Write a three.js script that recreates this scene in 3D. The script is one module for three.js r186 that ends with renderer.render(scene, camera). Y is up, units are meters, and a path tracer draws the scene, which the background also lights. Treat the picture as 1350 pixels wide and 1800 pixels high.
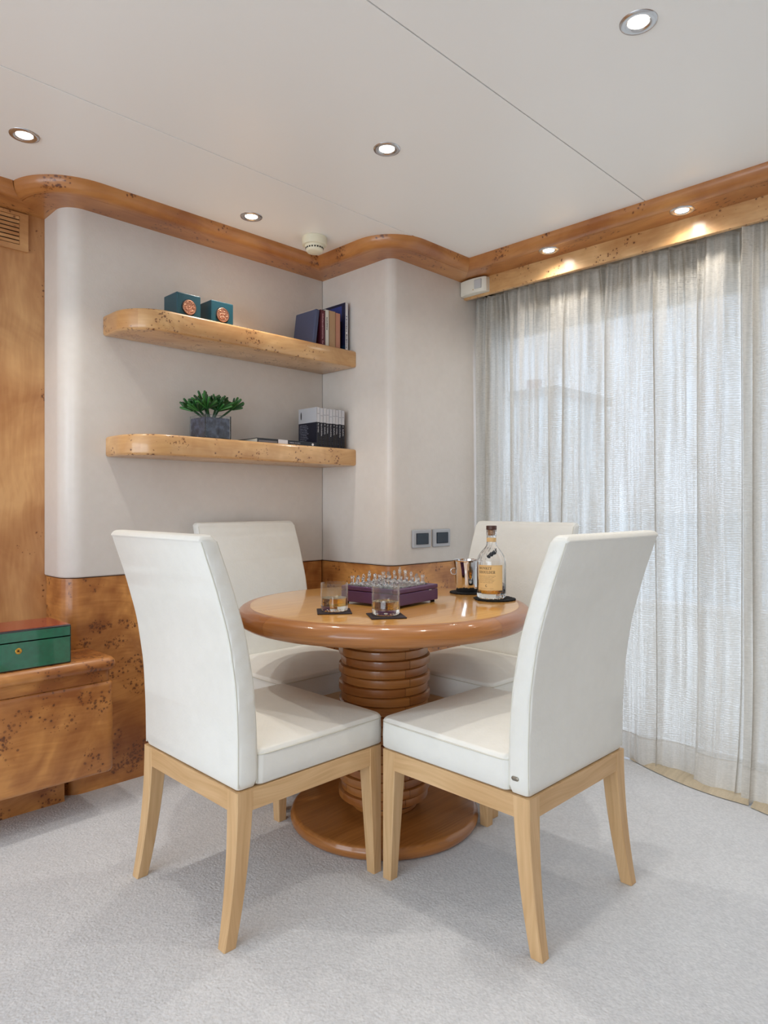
import * as THREE from 'three';
import { mergeGeometries, toCreasedNormals } from 'three/addons/utils/BufferGeometryUtils.js';
import { RoundedBoxGeometry } from 'three/addons/geometries/RoundedBoxGeometry.js';
import { RectAreaLightUniformsLib } from 'three/addons/lights/RectAreaLightUniformsLib.js';

// ------------------------------------------------------------------ camera, sky, large lights, exposure
RectAreaLightUniformsLib.init();
const scene = new THREE.Scene();
const renderer = new THREE.WebGLRenderer({ antialias: true });
renderer.toneMapping = THREE.LinearToneMapping;
renderer.toneMappingExposure = 1.42;
renderer.shadowMap.enabled = true;

const FOCAL = 1199;                                     // pixels, for a frame of 1350 x 1800
const camera = new THREE.PerspectiveCamera(2 * Math.atan(900 / FOCAL) * 180 / Math.PI, 1350 / 1800, 0.05, 400);
camera.position.set(0, 1.07, 0);
camera.lookAt(1, 1.07, -1);
camera.setViewOffset(1350, 1800, 0, 11, 1350, 1800);     // a little vertical shift of the lens

scene.background = new THREE.Color().setRGB(0.80, 0.94, 1.20);   // bright hazy sky outside
function windowLight(name, w, h, pos, target, rgb, intensity) {   // daylight in a window opening, the size of the opening
  const l = new THREE.RectAreaLight(new THREE.Color().setRGB(...rgb), intensity, w, h);
  l.name = name; l.position.set(...pos); l.lookAt(...target); scene.add(l); return l;
}
windowLight('daylight_port_window', 3.9, 1.55, [-2.5, 1.17, -0.45], [0, 1.17, -0.45], [0.86, 0.95, 1.0], 2.8);
windowLight('daylight_side_door', 3.6, 1.86, [2.965, 1.0, -0.25], [0, 1.0, -0.25], [0.80, 0.91, 1.0], 0.5);

// ------------------------------------------------------------------ helpers
let seedState = 7;
const rnd = () => { seedState = (seedState * 1664525 + 1013904223) >>> 0; return seedState / 4294967296; };
const rr = (a, b) => a + (b - a) * rnd();
const taken = new Map();
function numbered(name) { const n = taken.get(name) || 0; taken.set(name, n + 1); return n ? name + '_' + String(n).padStart(3, '0') : name; }
function tag(o, label, category, group, kind) {
  o.userData.label = label; o.userData.category = category;
  if (group) o.userData.group = group;
  if (kind) o.userData.kind = kind;
  return o;
}
function base(name, pos = [0, 0, 0], turn = 0) {
  const g = new THREE.Group(); g.name = numbered(name); g.position.set(...pos); g.rotation.y = turn; scene.add(g); return g;
}
function mesh(name, geo, mat, parent) {
  const m = new THREE.Mesh(geo, mat); m.castShadow = m.receiveShadow = true;
  m.name = parent ? name : numbered(name); (parent || scene).add(m); return m;
}
function structure(name, geo, mat, label) {
  const m = mesh(name, geo, mat); m.userData.kind = 'structure'; if (label) { m.userData.label = label; m.userData.category = 'structure'; } return m;
}
const noUV2 = (g) => { for (const k of Object.keys(g.attributes)) if (!['position', 'normal', 'uv'].includes(k)) g.deleteAttribute(k); return g; };
function flat(g) { return noUV2(g.index ? g.toNonIndexed() : g); }
function merge(list) { return mergeGeometries(list.map(flat), false); }
// uv in metres from the dominant direction of each triangle; turn = true puts the grain (v) across
function boxUV(geo, turn = false, ou = 0, ov = 0) {
  const g = flat(geo), p = g.attributes.position, uv = new Float32Array(p.count * 2);
  const a = new THREE.Vector3(), b = new THREE.Vector3(), c = new THREE.Vector3(), n = new THREE.Vector3();
  for (let i = 0; i < p.count; i += 3) {
    a.fromBufferAttribute(p, i); b.fromBufferAttribute(p, i + 1); c.fromBufferAttribute(p, i + 2);
    n.copy(b).sub(a).cross(c.clone().sub(a));
    const ax = Math.abs(n.x), ay = Math.abs(n.y), az = Math.abs(n.z);
    [a, b, c].forEach((v, k) => {
      let s, t;
      if (ay >= ax && ay >= az) { s = v.x; t = -v.z; } else if (ax >= az) { s = -v.z; t = v.y; } else { s = v.x; t = v.y; }
      if (turn) [s, t] = [t, -s];
      uv[(i + k) * 2] = s + ou; uv[(i + k) * 2 + 1] = t + ov;
    });
  }
  g.setAttribute('uv', new THREE.BufferAttribute(uv, 2));
  return g;
}
const box = (x0, x1, y0, y1, z0, z1) => new THREE.BoxGeometry(x1 - x0, y1 - y0, z1 - z0).translate((x0 + x1) / 2, (y0 + y1) / 2, (z0 + z1) / 2);
const rbox = (x0, x1, y0, y1, z0, z1, r = 0.004, s = 2) => new RoundedBoxGeometry(x1 - x0, y1 - y0, z1 - z0, s, r).translate((x0 + x1) / 2, (y0 + y1) / 2, (z0 + z1) / 2);
const crease = (g, deg = 35) => toCreasedNormals(flat(g), deg * Math.PI / 180);
// a prism over a plan outline of [x, z] points
function prism(pts, y0, y1, bevel = 0, deg = 35) {
  const s = new THREE.Shape(pts.map(([x, z]) => new THREE.Vector2(x, -z)));
  const g = new THREE.ExtrudeGeometry(s, { depth: y1 - y0 - 2 * bevel, bevelEnabled: bevel > 0, bevelSize: bevel, bevelThickness: bevel, bevelOffset: -bevel, bevelSegments: 3, steps: 1, curveSegments: 12 });
  g.translate(0, 0, bevel); g.rotateX(-Math.PI / 2); g.translate(0, y0, 0);
  return boxUV(crease(g, deg));
}
const arc = (cx, cz, r, a0, a1, n = 10) => Array.from({ length: n + 1 }, (_, i) => { const a = a0 + (a1 - a0) * i / n; return [cx + r * Math.cos(a), cz + r * Math.sin(a)]; });
const lathe = (pts, seg = 64, p0 = 0, pl = Math.PI * 2) => new THREE.LatheGeometry(pts.map(([r, y]) => new THREE.Vector2(r, y)), seg, p0, pl);
// rings of equal point counts, from the lower closing point to the upper one
function ringLoft(rings, deg = 40, capped = true) {
  const n = rings[0].length, pos = [], idx = [];
  rings.forEach((r) => r.forEach((p) => pos.push(...p)));
  for (let k = 0; k < rings.length - 1; k++) for (let i = 0; i < n; i++) {
    const a = k * n + i, b = k * n + (i + 1) % n, c = a + n, d = b + n; idx.push(a, c, b, b, c, d);
  }
  if (capped) for (const [k, flip] of [[0, true], [rings.length - 1, false]]) {
    const m = [0, 1, 2].map((j) => rings[k].reduce((s, p) => s + p[j], 0) / n), at = pos.length / 3; pos.push(...m);
    for (let i = 0; i < n; i++) { const a = k * n + i, b = k * n + (i + 1) % n; flip ? idx.push(a, b, at) : idx.push(b, a, at); }
  }
  const g = new THREE.BufferGeometry(); g.setAttribute('position', new THREE.Float32BufferAttribute(pos, 3)); g.setIndex(idx);
  return crease(g, deg);
}
// rounded rectangle in x,z; counterclockwise seen from above after the loft's winding
function rrect(cx, cz, hx, hz, r, y, n = 4) {
  const out = []; r = Math.min(r, hx - 1e-4, hz - 1e-4);
  for (const [sx, sz, a0] of [[1, 1, 0], [-1, 1, Math.PI / 2], [-1, -1, Math.PI], [1, -1, Math.PI * 1.5]])
    for (let i = 0; i <= n; i++) { const a = a0 + Math.PI / 2 * i / n; out.push([cx + sx * (hx - r) + r * Math.cos(a), y, cz + sz * (hz - r) + r * Math.sin(a)]); }
  return out;
}
const tube = (pts, r, closed = false, seg = 0, rad = 6) => new THREE.TubeGeometry(new THREE.CatmullRomCurve3(pts.map((p) => new THREE.Vector3(...p)), closed, 'centripetal'), seg || pts.length * 3, r, rad, closed);

// ------------------------------------------------------------------ computed textures
const hash = (x, y, s) => { let h = Math.imul(x, 374761393) + Math.imul(y, 668265263) + Math.imul(s, 1442695041); h = Math.imul(h ^ (h >>> 13), 1274126177); return ((h ^ (h >>> 16)) >>> 0) / 4294967296; };
function pnoise(x, y, px, py, s) {
  const ix = Math.floor(x), iy = Math.floor(y), fx = x - ix, fy = y - iy, u = fx * fx * (3 - 2 * fx), v = fy * fy * (3 - 2 * fy);
  const x0 = ((ix % px) + px) % px, x1 = (x0 + 1) % px, y0 = ((iy % py) + py) % py, y1 = (y0 + 1) % py;
  const a = hash(x0, y0, s), b = hash(x1, y0, s), c = hash(x0, y1, s), d = hash(x1, y1, s);
  return a + (b - a) * u + (c - a) * v + (a - b - c + d) * u * v;
}
function fbm(u, v, fx, fy, oct, s) { let t = 0, a = 0.5, n = 0; for (let o = 0; o < oct; o++) { t += a * pnoise(u * fx, v * fy, fx, fy, s + o * 17); n += a; a *= 0.5; fx *= 2; fy *= 2; } return t / n; }
function dataTex(W, H, f, srgb = true, size = 1) {
  const d = new Uint8Array(W * H * 4), c = [0, 0, 0];
  for (let j = 0; j < H; j++) for (let i = 0; i < W; i++) {
    f(i / W, j / H, c); const o = (j * W + i) * 4;
    d[o] = Math.max(0, Math.min(255, c[0])); d[o + 1] = Math.max(0, Math.min(255, c[1])); d[o + 2] = Math.max(0, Math.min(255, c[2])); d[o + 3] = 255;
  }
  const t = new THREE.DataTexture(d, W, H, THREE.RGBAFormat); t.wrapS = t.wrapT = THREE.RepeatWrapping; t.magFilter = THREE.LinearFilter; t.minFilter = THREE.LinearMipmapLinearFilter; t.generateMipmaps = true;
  if (srgb) t.colorSpace = THREE.SRGBColorSpace;
  t.repeat.set(1 / size, 1 / size); t.needsUpdate = true; return t;
}
const mix = (a, b, t) => a + (b - a) * t;
// burl veneer: swirling tone, fine cross grain, clusters of dark bud eyes
function burl(S, size, seed, dark, light, clusters, eyes, eyeSize, mott) {
  const ink = new Float32Array(S * S), halo = new Float32Array(S * S); seedState = seed * 977 + 5;
  for (let k = 0; k < clusters; k++) {
    const cx = rnd() * S, cy = rnd() * S, spread = rr(0.02, 0.055) / size * S, n = Math.round(rr(eyes * 0.4, eyes * 1.5)), ang = rnd() * 6.28;
    for (let e = 0; e < n; e++) {
      const a = rnd() * 6.28, q = Math.sqrt(rnd()) * spread, ex = Math.cos(a) * q * 1.5, ey = Math.sin(a) * q * 0.8;
      const x = cx + ex * Math.cos(ang) - ey * Math.sin(ang), y = cy + ex * Math.sin(ang) + ey * Math.cos(ang), r = (0.22 + 0.78 * Math.pow(rnd(), 2.2)) * eyeSize / size * S, st = rr(0.45, 1), R = Math.ceil(r * 4);
      const el = rr(0.6, 1), ea = rnd() * 3.14;
      for (let j = -R; j <= R; j++) for (let i = -R; i <= R; i++) {
        const u = i * Math.cos(ea) + j * Math.sin(ea), v = (-i * Math.sin(ea) + j * Math.cos(ea)) / el, d = Math.sqrt(u * u + v * v) / r, at = ((Math.round(y) + j + S) % S) * S + (Math.round(x) + i + S) % S;
        if (d < 1.3) ink[at] = Math.max(ink[at], st * Math.min(1, (1.3 - d) * 2));
        if (d < 3.2) halo[at] = Math.min(1, halo[at] + 0.3 * st * (1 - d / 3.2));
      }
    }
  }
  return dataTex(S, S, (u, v, c) => {
    const wx = fbm(u, v, 3, 3, 3, seed), wy = fbm(u, v, 3, 3, 3, seed + 50);
    const mo = fbm(u + wx * 0.3, v + wy * 0.3, 17, 17, 4, seed + 210), sw = fbm(u + wx * 0.5, v + wy * 0.5, 4, 4, 5, seed + 90), fi = fbm(u + wy * 0.1, v + wx * 0.1, 14, 150, 2, seed + 130), st = fbm(u + wx * 0.22, v + wy * 0.22, 6, 22, 3, seed + 170);
    const at = Math.floor(v * S) * S + Math.floor(u * S);
    let t = (sw - 0.5) * 1.5 + 0.54 + (st - 0.5) * 0.5 + (fi - 0.5) * 0.30 + (mo - 0.5) * mott - halo[at] * 0.62; t = Math.max(0, Math.min(1, t));
    const k = ink[at];
    for (let q = 0; q < 3; q++) c[q] = mix(mix(dark[q], light[q], t), [84, 46, 26][q], k * 0.8);
  }, true, size);
}
function grain(W, H, seed, dark, light, size, fx = 5, fy = 90) {   // straight fine grain running along u
  return dataTex(W, H, (u, v, c) => {
    const w = fbm(u, v, 2, 3, 2, seed) * 0.06, a = fbm(u, v + w, fx, fy, 3, seed + 9), b = fbm(u, v + w * 2, 2, 9, 3, seed + 33), t = Math.max(0, Math.min(1, 0.5 + (a - 0.5) * 0.9 + (b - 0.5) * 0.8));
    for (let q = 0; q < 3; q++) c[q] = mix(dark[q], light[q], t);
  }, true, size);
}
const burlWall = burl(1024, 1.15, 3, [168, 112, 66], [216, 166, 112], 34, 22, 0.0048, 0.5);
const burlDense = burl(1600, 1.0, 11, [148, 86, 38], [212, 148, 80], 85, 34, 0.0052, 1.0);
const burlShelf = burl(1600, 1.0, 23, [188, 138, 86], [228, 186, 132], 115, 22, 0.0044, 0.7);
const beechTex = grain(512, 512, 5, [196, 156, 108], [224, 188, 142], 0.4, 3, 70);
const cherryTex = grain(512, 512, 15, [150, 92, 40], [188, 124, 62], 0.5, 3, 80);
const cherryTop = grain(1024, 1024, 19, [192, 134, 60], [222, 168, 88], 1.1, 6, 150);
const leatherBump = dataTex(512, 512, (u, v, c) => { const n = 255 * (0.6 * fbm(u, v, 60, 60, 3, 71) + 0.4 * fbm(u, v, 9, 9, 3, 75)); c[0] = c[1] = c[2] = n; }, false, 0.35);
const leatherTone = (seed, a, b) => dataTex(512, 512, (u, v, c) => { const t = fbm(u, v, 4, 4, 4, seed) * 0.7 + fbm(u, v, 40, 40, 2, seed + 7) * 0.3; for (let q = 0; q < 3; q++) c[q] = mix(a[q], b[q], t); }, true, 0.9);
const wallTone = leatherTone(81, [216, 208, 200], [230, 223, 216]);
const chairTone = leatherTone(87, [228, 227, 220], [240, 239, 233]);
const carpetTone = dataTex(1024, 1024, (u, v, c) => { const t = 0.68 * fbm(u, v, 300, 300, 2, 101) + 0.2 * fbm(u, v, 60, 60, 3, 105) + 0.12 * fbm(u, v, 5, 5, 3, 109); c[0] = mix(196, 230, t); c[1] = mix(198, 231, t); c[2] = mix(202, 234, t); }, true, 1.6);
const carpetBump = dataTex(1024, 1024, (u, v, c) => { const t = 255 * (0.9 * fbm(u, v, 260, 260, 2, 111) + 0.1 * fbm(u, v, 40, 40, 2, 117)); c[0] = c[1] = c[2] = t; }, false, 1.2);
// open-weave linen: wavy weft lines, warp bands of thicker and thinner yarn
const clothTone = dataTex(1024, 1024, (u, v, c) => {
  const warp = fbm(u, v, 44, 2, 3, 201), w = Math.sin((v * 115 + fbm(u, v, 24, 12, 2, 205) * 2.2) * 6.2832) * 0.5 + 0.5, n = fbm(u, v, 160, 320, 2, 209), t = Math.max(0, Math.min(1, warp * 0.8 + w * 0.25 * n + (n - 0.5) * 0.25));
  c[0] = mix(204, 243, t); c[1] = mix(199, 239, t); c[2] = mix(190, 232, t);
}, true, 1.0);
const clothOpen = dataTex(1024, 1024, (u, v, c) => {
  const warp = fbm(u, v, 40, 2, 3, 201), fine = fbm(u, v, 190, 8, 2, 213), w = Math.sin((v * 115 + fbm(u, v, 24, 12, 2, 205) * 2.2) * 6.2832) * 0.5 + 0.5, n = fbm(u, v, 120, 260, 2, 209);
  const t = 255 * Math.max(0.28, Math.min(1, 0.22 + (warp - 0.3) * 1.0 + (fine - 0.5) * 0.45 + w * n * 0.65)); c[0] = c[1] = c[2] = t;
}, false, 1.0);

// ------------------------------------------------------------------ materials
const std = (o) => new THREE.MeshStandardMaterial(o), phys = (o) => new THREE.MeshPhysicalMaterial(o);
const M = {
  burl: phys({ map: burlWall, roughness: 0.42, clearcoat: 0.5, clearcoatRoughness: 0.22 }),
  burlDense: phys({ map: burlDense, roughness: 0.42, clearcoat: 0.5, clearcoatRoughness: 0.22 }),
  burlShelf: phys({ map: burlShelf, roughness: 0.4, clearcoat: 0.6, clearcoatRoughness: 0.15 }),
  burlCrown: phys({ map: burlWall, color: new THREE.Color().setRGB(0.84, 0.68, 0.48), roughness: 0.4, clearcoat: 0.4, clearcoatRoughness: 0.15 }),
  beech: std({ map: beechTex, roughness: 0.5 }),
  cherry: phys({ map: cherryTex, roughness: 0.38, clearcoat: 0.55, clearcoatRoughness: 0.1 }),
  cherryB: phys({ map: cherryTex, color: 0xeadfd6, roughness: 0.38, clearcoat: 0.55, clearcoatRoughness: 0.1 }),
  cherryTop: phys({ map: cherryTop, roughness: 0.32, clearcoat: 0.9, clearcoatRoughness: 0.08 }),
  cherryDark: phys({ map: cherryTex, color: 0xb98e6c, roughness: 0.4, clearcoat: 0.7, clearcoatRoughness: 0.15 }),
  core: std({ color: 0x3a2414, roughness: 0.8 }),
  wallLeather: phys({ map: wallTone, bumpMap: leatherBump, bumpScale: 0.0004, roughness: 0.32, specularIntensity: 0.8 }),
  chairLeather: phys({ map: chairTone, bumpMap: leatherBump, bumpScale: 0.0005, roughness: 0.45, specularIntensity: 0.9 }),
  piping: std({ color: 0xd8d5c8, roughness: 0.5 }),
  carpet: std({ map: carpetTone, bumpMap: carpetBump, bumpScale: 0.0016, roughness: 1 }),
  ceiling: phys({ color: 0xf6f4f0, roughness: 0.3, specularIntensity: 0.6 }),
  dark: std({ color: 0x0b0a0a, roughness: 0.9 }),
  chrome: std({ color: 0xc9c9cc, roughness: 0.22, metalness: 1 }),
  mirror: std({ color: 0xd6d6d8, roughness: 0.05, metalness: 1 }),
  brass: std({ color: 0xd6a850, roughness: 0.25, metalness: 1 }),
  copper: std({ color: 0xc08c74, roughness: 0.45, metalness: 1 }),
  pewter: std({ color: 0x9a958a, roughness: 0.4, metalness: 1 }),
  lamp: std({ color: 0xffffff, emissive: new THREE.Color(1, 0.95, 0.86), emissiveIntensity: 6 }),
  whitePlastic: std({ color: 0xe8e4d6, roughness: 0.5 }),
  ivoryPlastic: std({ color: 0xe6e0c8, roughness: 0.5 }),
  greyPlastic: std({ color: 0xb4b6bb, roughness: 0.4 }),
  glass: phys({ color: 0xffffff, transmission: 1, roughness: 0.0, thickness: 0.02, ior: 1.48, attenuationColor: new THREE.Color(0.93, 0.96, 0.97), attenuationDistance: 0.12 }),
  glassThin: phys({ color: 0xf8fbfc, transmission: 1, roughness: 0, thickness: 0, ior: 1.5 }),
  frosted: phys({ color: 0xffffff, transmission: 1, roughness: 0.32, thickness: 0.02, ior: 1.45 }),
  whisky: phys({ color: 0xffffff, transmission: 1, roughness: 0, thickness: 0.03, ior: 1.36, attenuationColor: new THREE.Color().setRGB(0.86, 0.54, 0.16), attenuationDistance: 0.06 }),
  whiskyBottle: phys({ color: 0xffffff, transmission: 1, roughness: 0, thickness: 0.03, ior: 1.36, attenuationColor: new THREE.Color().setRGB(0.80, 0.40, 0.07), attenuationDistance: 0.07 }),
  pane: phys({ color: 0xffffff, transmission: 1, roughness: 0, thickness: 0, ior: 1.5 }),
  frameMetal: std({ color: 0xd8d8d8, roughness: 0.4, metalness: 0.3 }),
  paper: std({ color: 0xe9e4d6, roughness: 0.9 }),
  cloth: phys({ map: clothTone, transmission: 0.95, transmissionMap: clothOpen, roughness: 0.84, thickness: 0, ior: 1.2, specularIntensity: 0.1 }),
  clothDense: phys({ map: clothTone, transmission: 0.55, transmissionMap: clothOpen, roughness: 0.92, thickness: 0, ior: 1.2, specularIntensity: 0.1 }),
  clothPuddle: std({ map: clothTone, color: 0xe8dcc6, roughness: 1 }),
};

// ------------------------------------------------------------------ the room (y up; shelf wall runs along x, curtain wall along z)
const CEIL = 2.215, SOFFIT = 2.17, XL = -2.6, XR = 2.84, ZB = -2.777, ZF = 3.0;
const SHELF_Z = -2.58, CORNER_X = 0.931, RET_X = 2.154, THIRD_Z = -2.108, PELMET_X = 2.665;

structure('floor', boxUV(box(XL - 0.2, XR + 0.12, -0.12, 0, ZB - 0.2, ZF + 0.2)), M.carpet, 'pale grey-white wall-to-wall carpet');
{ // ceiling of wide lacquered panels with fine seams
  const c = base('ceiling'); c.userData.kind = 'structure'; c.userData.label = 'off-white lacquered ceiling in wide panels'; c.userData.category = 'ceiling';
  const seams = [ZB - 0.1, -1.96, -1.12, -0.28, 0.56, 1.40, 2.24, ZF + 0.1];
  for (let i = 0; i < seams.length - 1; i++) mesh('ceiling_panel', rbox(XL - 0.1, XR + 0.1, CEIL, CEIL + 0.02, seams[i] + 0.0015, seams[i + 1] - 0.0015, 0.0015, 1), M.ceiling, c);
  mesh('ceiling_backing', box(XL - 0.2, XR + 0.2, CEIL + 0.021, CEIL + 0.15, ZB - 0.2, ZF + 0.2), std({ color: 0x8a857c, roughness: 0.9 }), c);
}
{ // back wall: leather above burl, stepping round a pillar
  const w = base('wall_back'); w.userData.kind = 'structure'; w.userData.label = 'cream leather wall panels above burl wood wainscot'; w.userData.category = 'wall';
  const R1 = 0.075, R2 = 0.045, PI = Math.PI;
  const left = (o, t, r) => [[CORNER_X + o, ZB + 0.002], ...arc(CORNER_X + o + r, SHELF_Z - o - r, r, PI, PI / 2, 12), [RET_X - 0.003, SHELF_Z - o], [RET_X - 0.003, SHELF_Z - o - t], [CORNER_X + o + t + r, SHELF_Z - o - t], [CORNER_X + o + t, ZB + 0.002]];
  const right = (o, t, r) => [[RET_X + o, SHELF_Z - 0.04], ...arc(RET_X + o + r, THIRD_Z - o - r, r, PI, PI / 2, 12), [XR - 0.002, THIRD_Z - o], [XR - 0.002, THIRD_Z - o - t], [RET_X + o + t + r, THIRD_Z - o - t], [RET_X + o + t, SHELF_Z - 0.04]];
  mesh('leather_panel', prism(left(0, 0.04, R1), 0.803, SOFFIT + 0.02, 0.006), M.wallLeather, w);
  mesh('leather_panel', prism(right(0, 0.04, R2), 0.803, SOFFIT + 0.02, 0.006), M.wallLeather, w);
  mesh('burl_wainscot', prism(left(0.006, 0.04, R1 - 0.006), 0, 0.800), M.burlDense, w);
  mesh('burl_wainscot', prism(right(0.006, 0.04, R2 - 0.006), 0, 0.800), M.burlDense, w);
  mesh('wall_core', box(XL - 0.2, XR + 0.1, -0.1, CEIL + 0.1, ZB - 0.16, ZB - 0.05), M.dark, w);
}
{ // recessed burl wall on the left of the shelves
  const w = structure('wall_back_left', boxUV(box(XL, CORNER_X + 0.04, 0, SOFFIT + 0.02, ZB - 0.04, ZB), true, 0.33, 0.2), M.burl, 'burl veneer wall beside the leather panels');
}
{ // air grille high in the burl wall
  const g = base('air_grille', [0.69, 2.025, ZB]); tag(g, 'burl wood air grille with dark slots under crown moulding', 'air grille');
  const W = 0.18, H = 0.14;   // half width, height
  const mat = M.burl, fr = [];
  mesh('backing', box(-W + 0.005, W - 0.005, 0.006, H - 0.006, 0.0005, 0.002), M.dark, g);
  mesh('frame', boxUV(merge([box(-W, -W + 0.03, 0, H, 0, 0.012), box(W - 0.03, W, 0, H, 0, 0.012), box(-W + 0.03, W - 0.03, 0, 0.02, 0, 0.012), box(-W + 0.03, W - 0.03, H - 0.012, H, 0, 0.012)])), mat, g);
  for (let i = 0; i < 7; i++) { const y = 0.0285 + i * 0.0155; mesh('slat', boxUV(rbox(-W + 0.03, W - 0.03, y - 0.0058, y + 0.0058, 0.003, 0.011, 0.002, 1), false, 0.1 * i, 0), mat, g); }
}
{ // side walls, the wall behind the camera with its openings
  const wl = base('wall_left'); wl.userData.kind = 'structure'; wl.userData.label = 'cream wall with long daylight window opposite the curtain'; wl.userData.category = 'wall';
  const a = XL - 0.12, b = XL;
  const z0 = -2.4, z1 = 1.5, y0 = 0.4, y1 = 1.95;
  mesh('wall_panel', boxUV(box(a, b, 0, y0, ZB - 0.1, ZF)), M.wallLeather, wl); mesh('wall_panel', boxUV(box(a, b, y1, CEIL, ZB - 0.1, ZF)), M.wallLeather, wl);
  mesh('wall_panel', boxUV(box(a, b, y0, y1, ZB - 0.1, z0)), M.wallLeather, wl); mesh('wall_panel', boxUV(box(a, b, y0, y1, z1, ZF)), M.wallLeather, wl);
  const w1 = base('window_1'); w1.userData.kind = 'structure'; w1.userData.label = 'long side window across the room'; w1.userData.category = 'window';
  mesh('pane', box(a + 0.05, a + 0.056, y0, y1, z0, z1), M.pane, w1);
  for (const z of [z0 + 0.02, (z0 + z1) / 2, z1 - 0.02]) mesh('window_frame', box(a + 0.03, a + 0.08, y0, y1, z - 0.02, z + 0.02), M.frameMetal, w1);
  structure('wall_front', boxUV(box(XL - 0.1, XR + 0.1, 0, CEIL, ZF, ZF + 0.12)), M.burl, 'burl wall opposite the shelves');
}
const OPEN_Z0 = -2.055, OPEN_Z1 = 1.55, OPEN_Y = 1.95;
{
  const wr = base('wall_right'); wr.userData.kind = 'structure'; wr.userData.label = 'wall with sliding glass door behind the sheer curtain'; wr.userData.category = 'wall';
  const m = std({ color: 0xcfc6b8, roughness: 0.8 });
  mesh('wall_panel', box(XR, XR + 0.11, OPEN_Y, CEIL, THIRD_Z - 0.1, ZF), m, wr); mesh('wall_panel', box(XR, XR + 0.11, 0, CEIL, ZB - 0.1, OPEN_Z0), m, wr); mesh('wall_panel', box(XR, XR + 0.11, 0, CEIL, OPEN_Z1, ZF), m, wr); mesh('wall_panel', box(XR, XR + 0.11, -0.05, 0.04, OPEN_Z0, OPEN_Z1), m, wr);
  const w = base('door_2'); w.userData.kind = 'structure'; w.userData.label = 'sliding glass door behind the sheer curtain'; w.userData.category = 'door';
  mesh('pane', box(XR + 0.05, XR + 0.056, 0.04, OPEN_Y, OPEN_Z0, OPEN_Z1), M.pane, w);
  for (const z of [OPEN_Z0 + 0.02, -0.74, 0.5, OPEN_Z1 - 0.02]) mesh('door_frame', box(XR + 0.035, XR + 0.075, 0.04, OPEN_Y, z - 0.02, z + 0.02), M.frameMetal, w);
  for (const y of [0.06, OPEN_Y - 0.02]) mesh('door_frame', box(XR + 0.035, XR + 0.075, y - 0.02, y + 0.02, OPEN_Z0, OPEN_Z1), M.frameMetal, w);
}
// ---- crown moulding: a flat soffit with a bullnose edge, following the walls
function sweep(path, profile) {      // path: [x, z, nx, nz]; profile: [offset, y]
  const pos = [], uv = [], idx = [], n = profile.length; let s = 0;
  path.forEach(([x, z, nx, nz], k) => {
    if (k) s += Math.hypot(x - path[k - 1][0] + 0.1 * (nx - path[k - 1][2]), z - path[k - 1][1] + 0.1 * (nz - path[k - 1][3]));
    let t = 0;
    profile.forEach(([d, y], i) => { if (i) t += Math.hypot(d - profile[i - 1][0], y - profile[i - 1][1]); pos.push(x + nx * d, y, z + nz * d); uv.push(s, t); });
  });
  for (let k = 0; k < path.length - 1; k++) for (let i = 0; i < n - 1; i++) { const a = k * n + i, b = a + 1, c = a + n, d = c + 1; idx.push(a, b, c, c, b, d); }
  const g = new THREE.BufferGeometry(); g.setAttribute('position', new THREE.Float32BufferAttribute(pos, 3)); g.setAttribute('uv', new THREE.Float32BufferAttribute(uv, 2)); g.setIndex(idx);
  return crease(g, 38);
}
const radial = (cx, cz, r, a0, a1, n = 14) => Array.from({ length: n + 1 }, (_, i) => { const a = a0 + (a1 - a0) * i / n; return [cx + r * Math.cos(a), cz + r * Math.sin(a), Math.cos(a), Math.sin(a)]; });
const SW = 0.118, BR = 0.045;
const soffitProfile = [[-0.02, SOFFIT + 0.03], [-0.02, SOFFIT], [SW - 0.006, SOFFIT], [SW - 0.005, SOFFIT + 0.0025], [SW - 0.003, SOFFIT + 0.0025], [SW - 0.002, SOFFIT - 0.001],
  ...Array.from({ length: 9 }, (_, i) => { const a = Math.PI / 2 * i / 8; return [SW + BR * 0.9 * Math.sin(a), SOFFIT - 0.001 + BR * (1 - Math.cos(a))]; }), [SW + BR * 0.9, CEIL + 0.01]];
{
  const PI = Math.PI, r1 = 0.075, r2 = 0.045;
  const S = [
    [[XL, ZB, 0, 1], [CORNER_X, ZB, -1, 1]],
    [[CORNER_X, ZB, -1, 1], ...radial(CORNER_X + r1, SHELF_Z - r1, r1, PI, PI / 2), [RET_X, SHELF_Z, -1, 1]],
    [[RET_X, SHELF_Z, -1, 1], ...radial(RET_X + r2, THIRD_Z - r2, r2, PI, PI / 2), [PELMET_X, THIRD_Z, -1, 1]],
    [[PELMET_X, THIRD_Z, -1, 1], [PELMET_X, ZF, -1, 0]],
  ];
  const names = ['above the burl wall and its grille', 'above the shelf wall', 'around the projecting pillar', 'above the curtain'];
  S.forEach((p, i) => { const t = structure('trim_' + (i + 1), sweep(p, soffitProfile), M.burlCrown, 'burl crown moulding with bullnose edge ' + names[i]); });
  structure('trim_5', boxUV(rbox(PELMET_X, PELMET_X + 0.022, 2.086, CEIL, THIRD_Z, ZF, 0.003, 1), false, 0.2, 0.46), M.burlShelf, 'burl pelmet board above the curtain');
}
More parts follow.
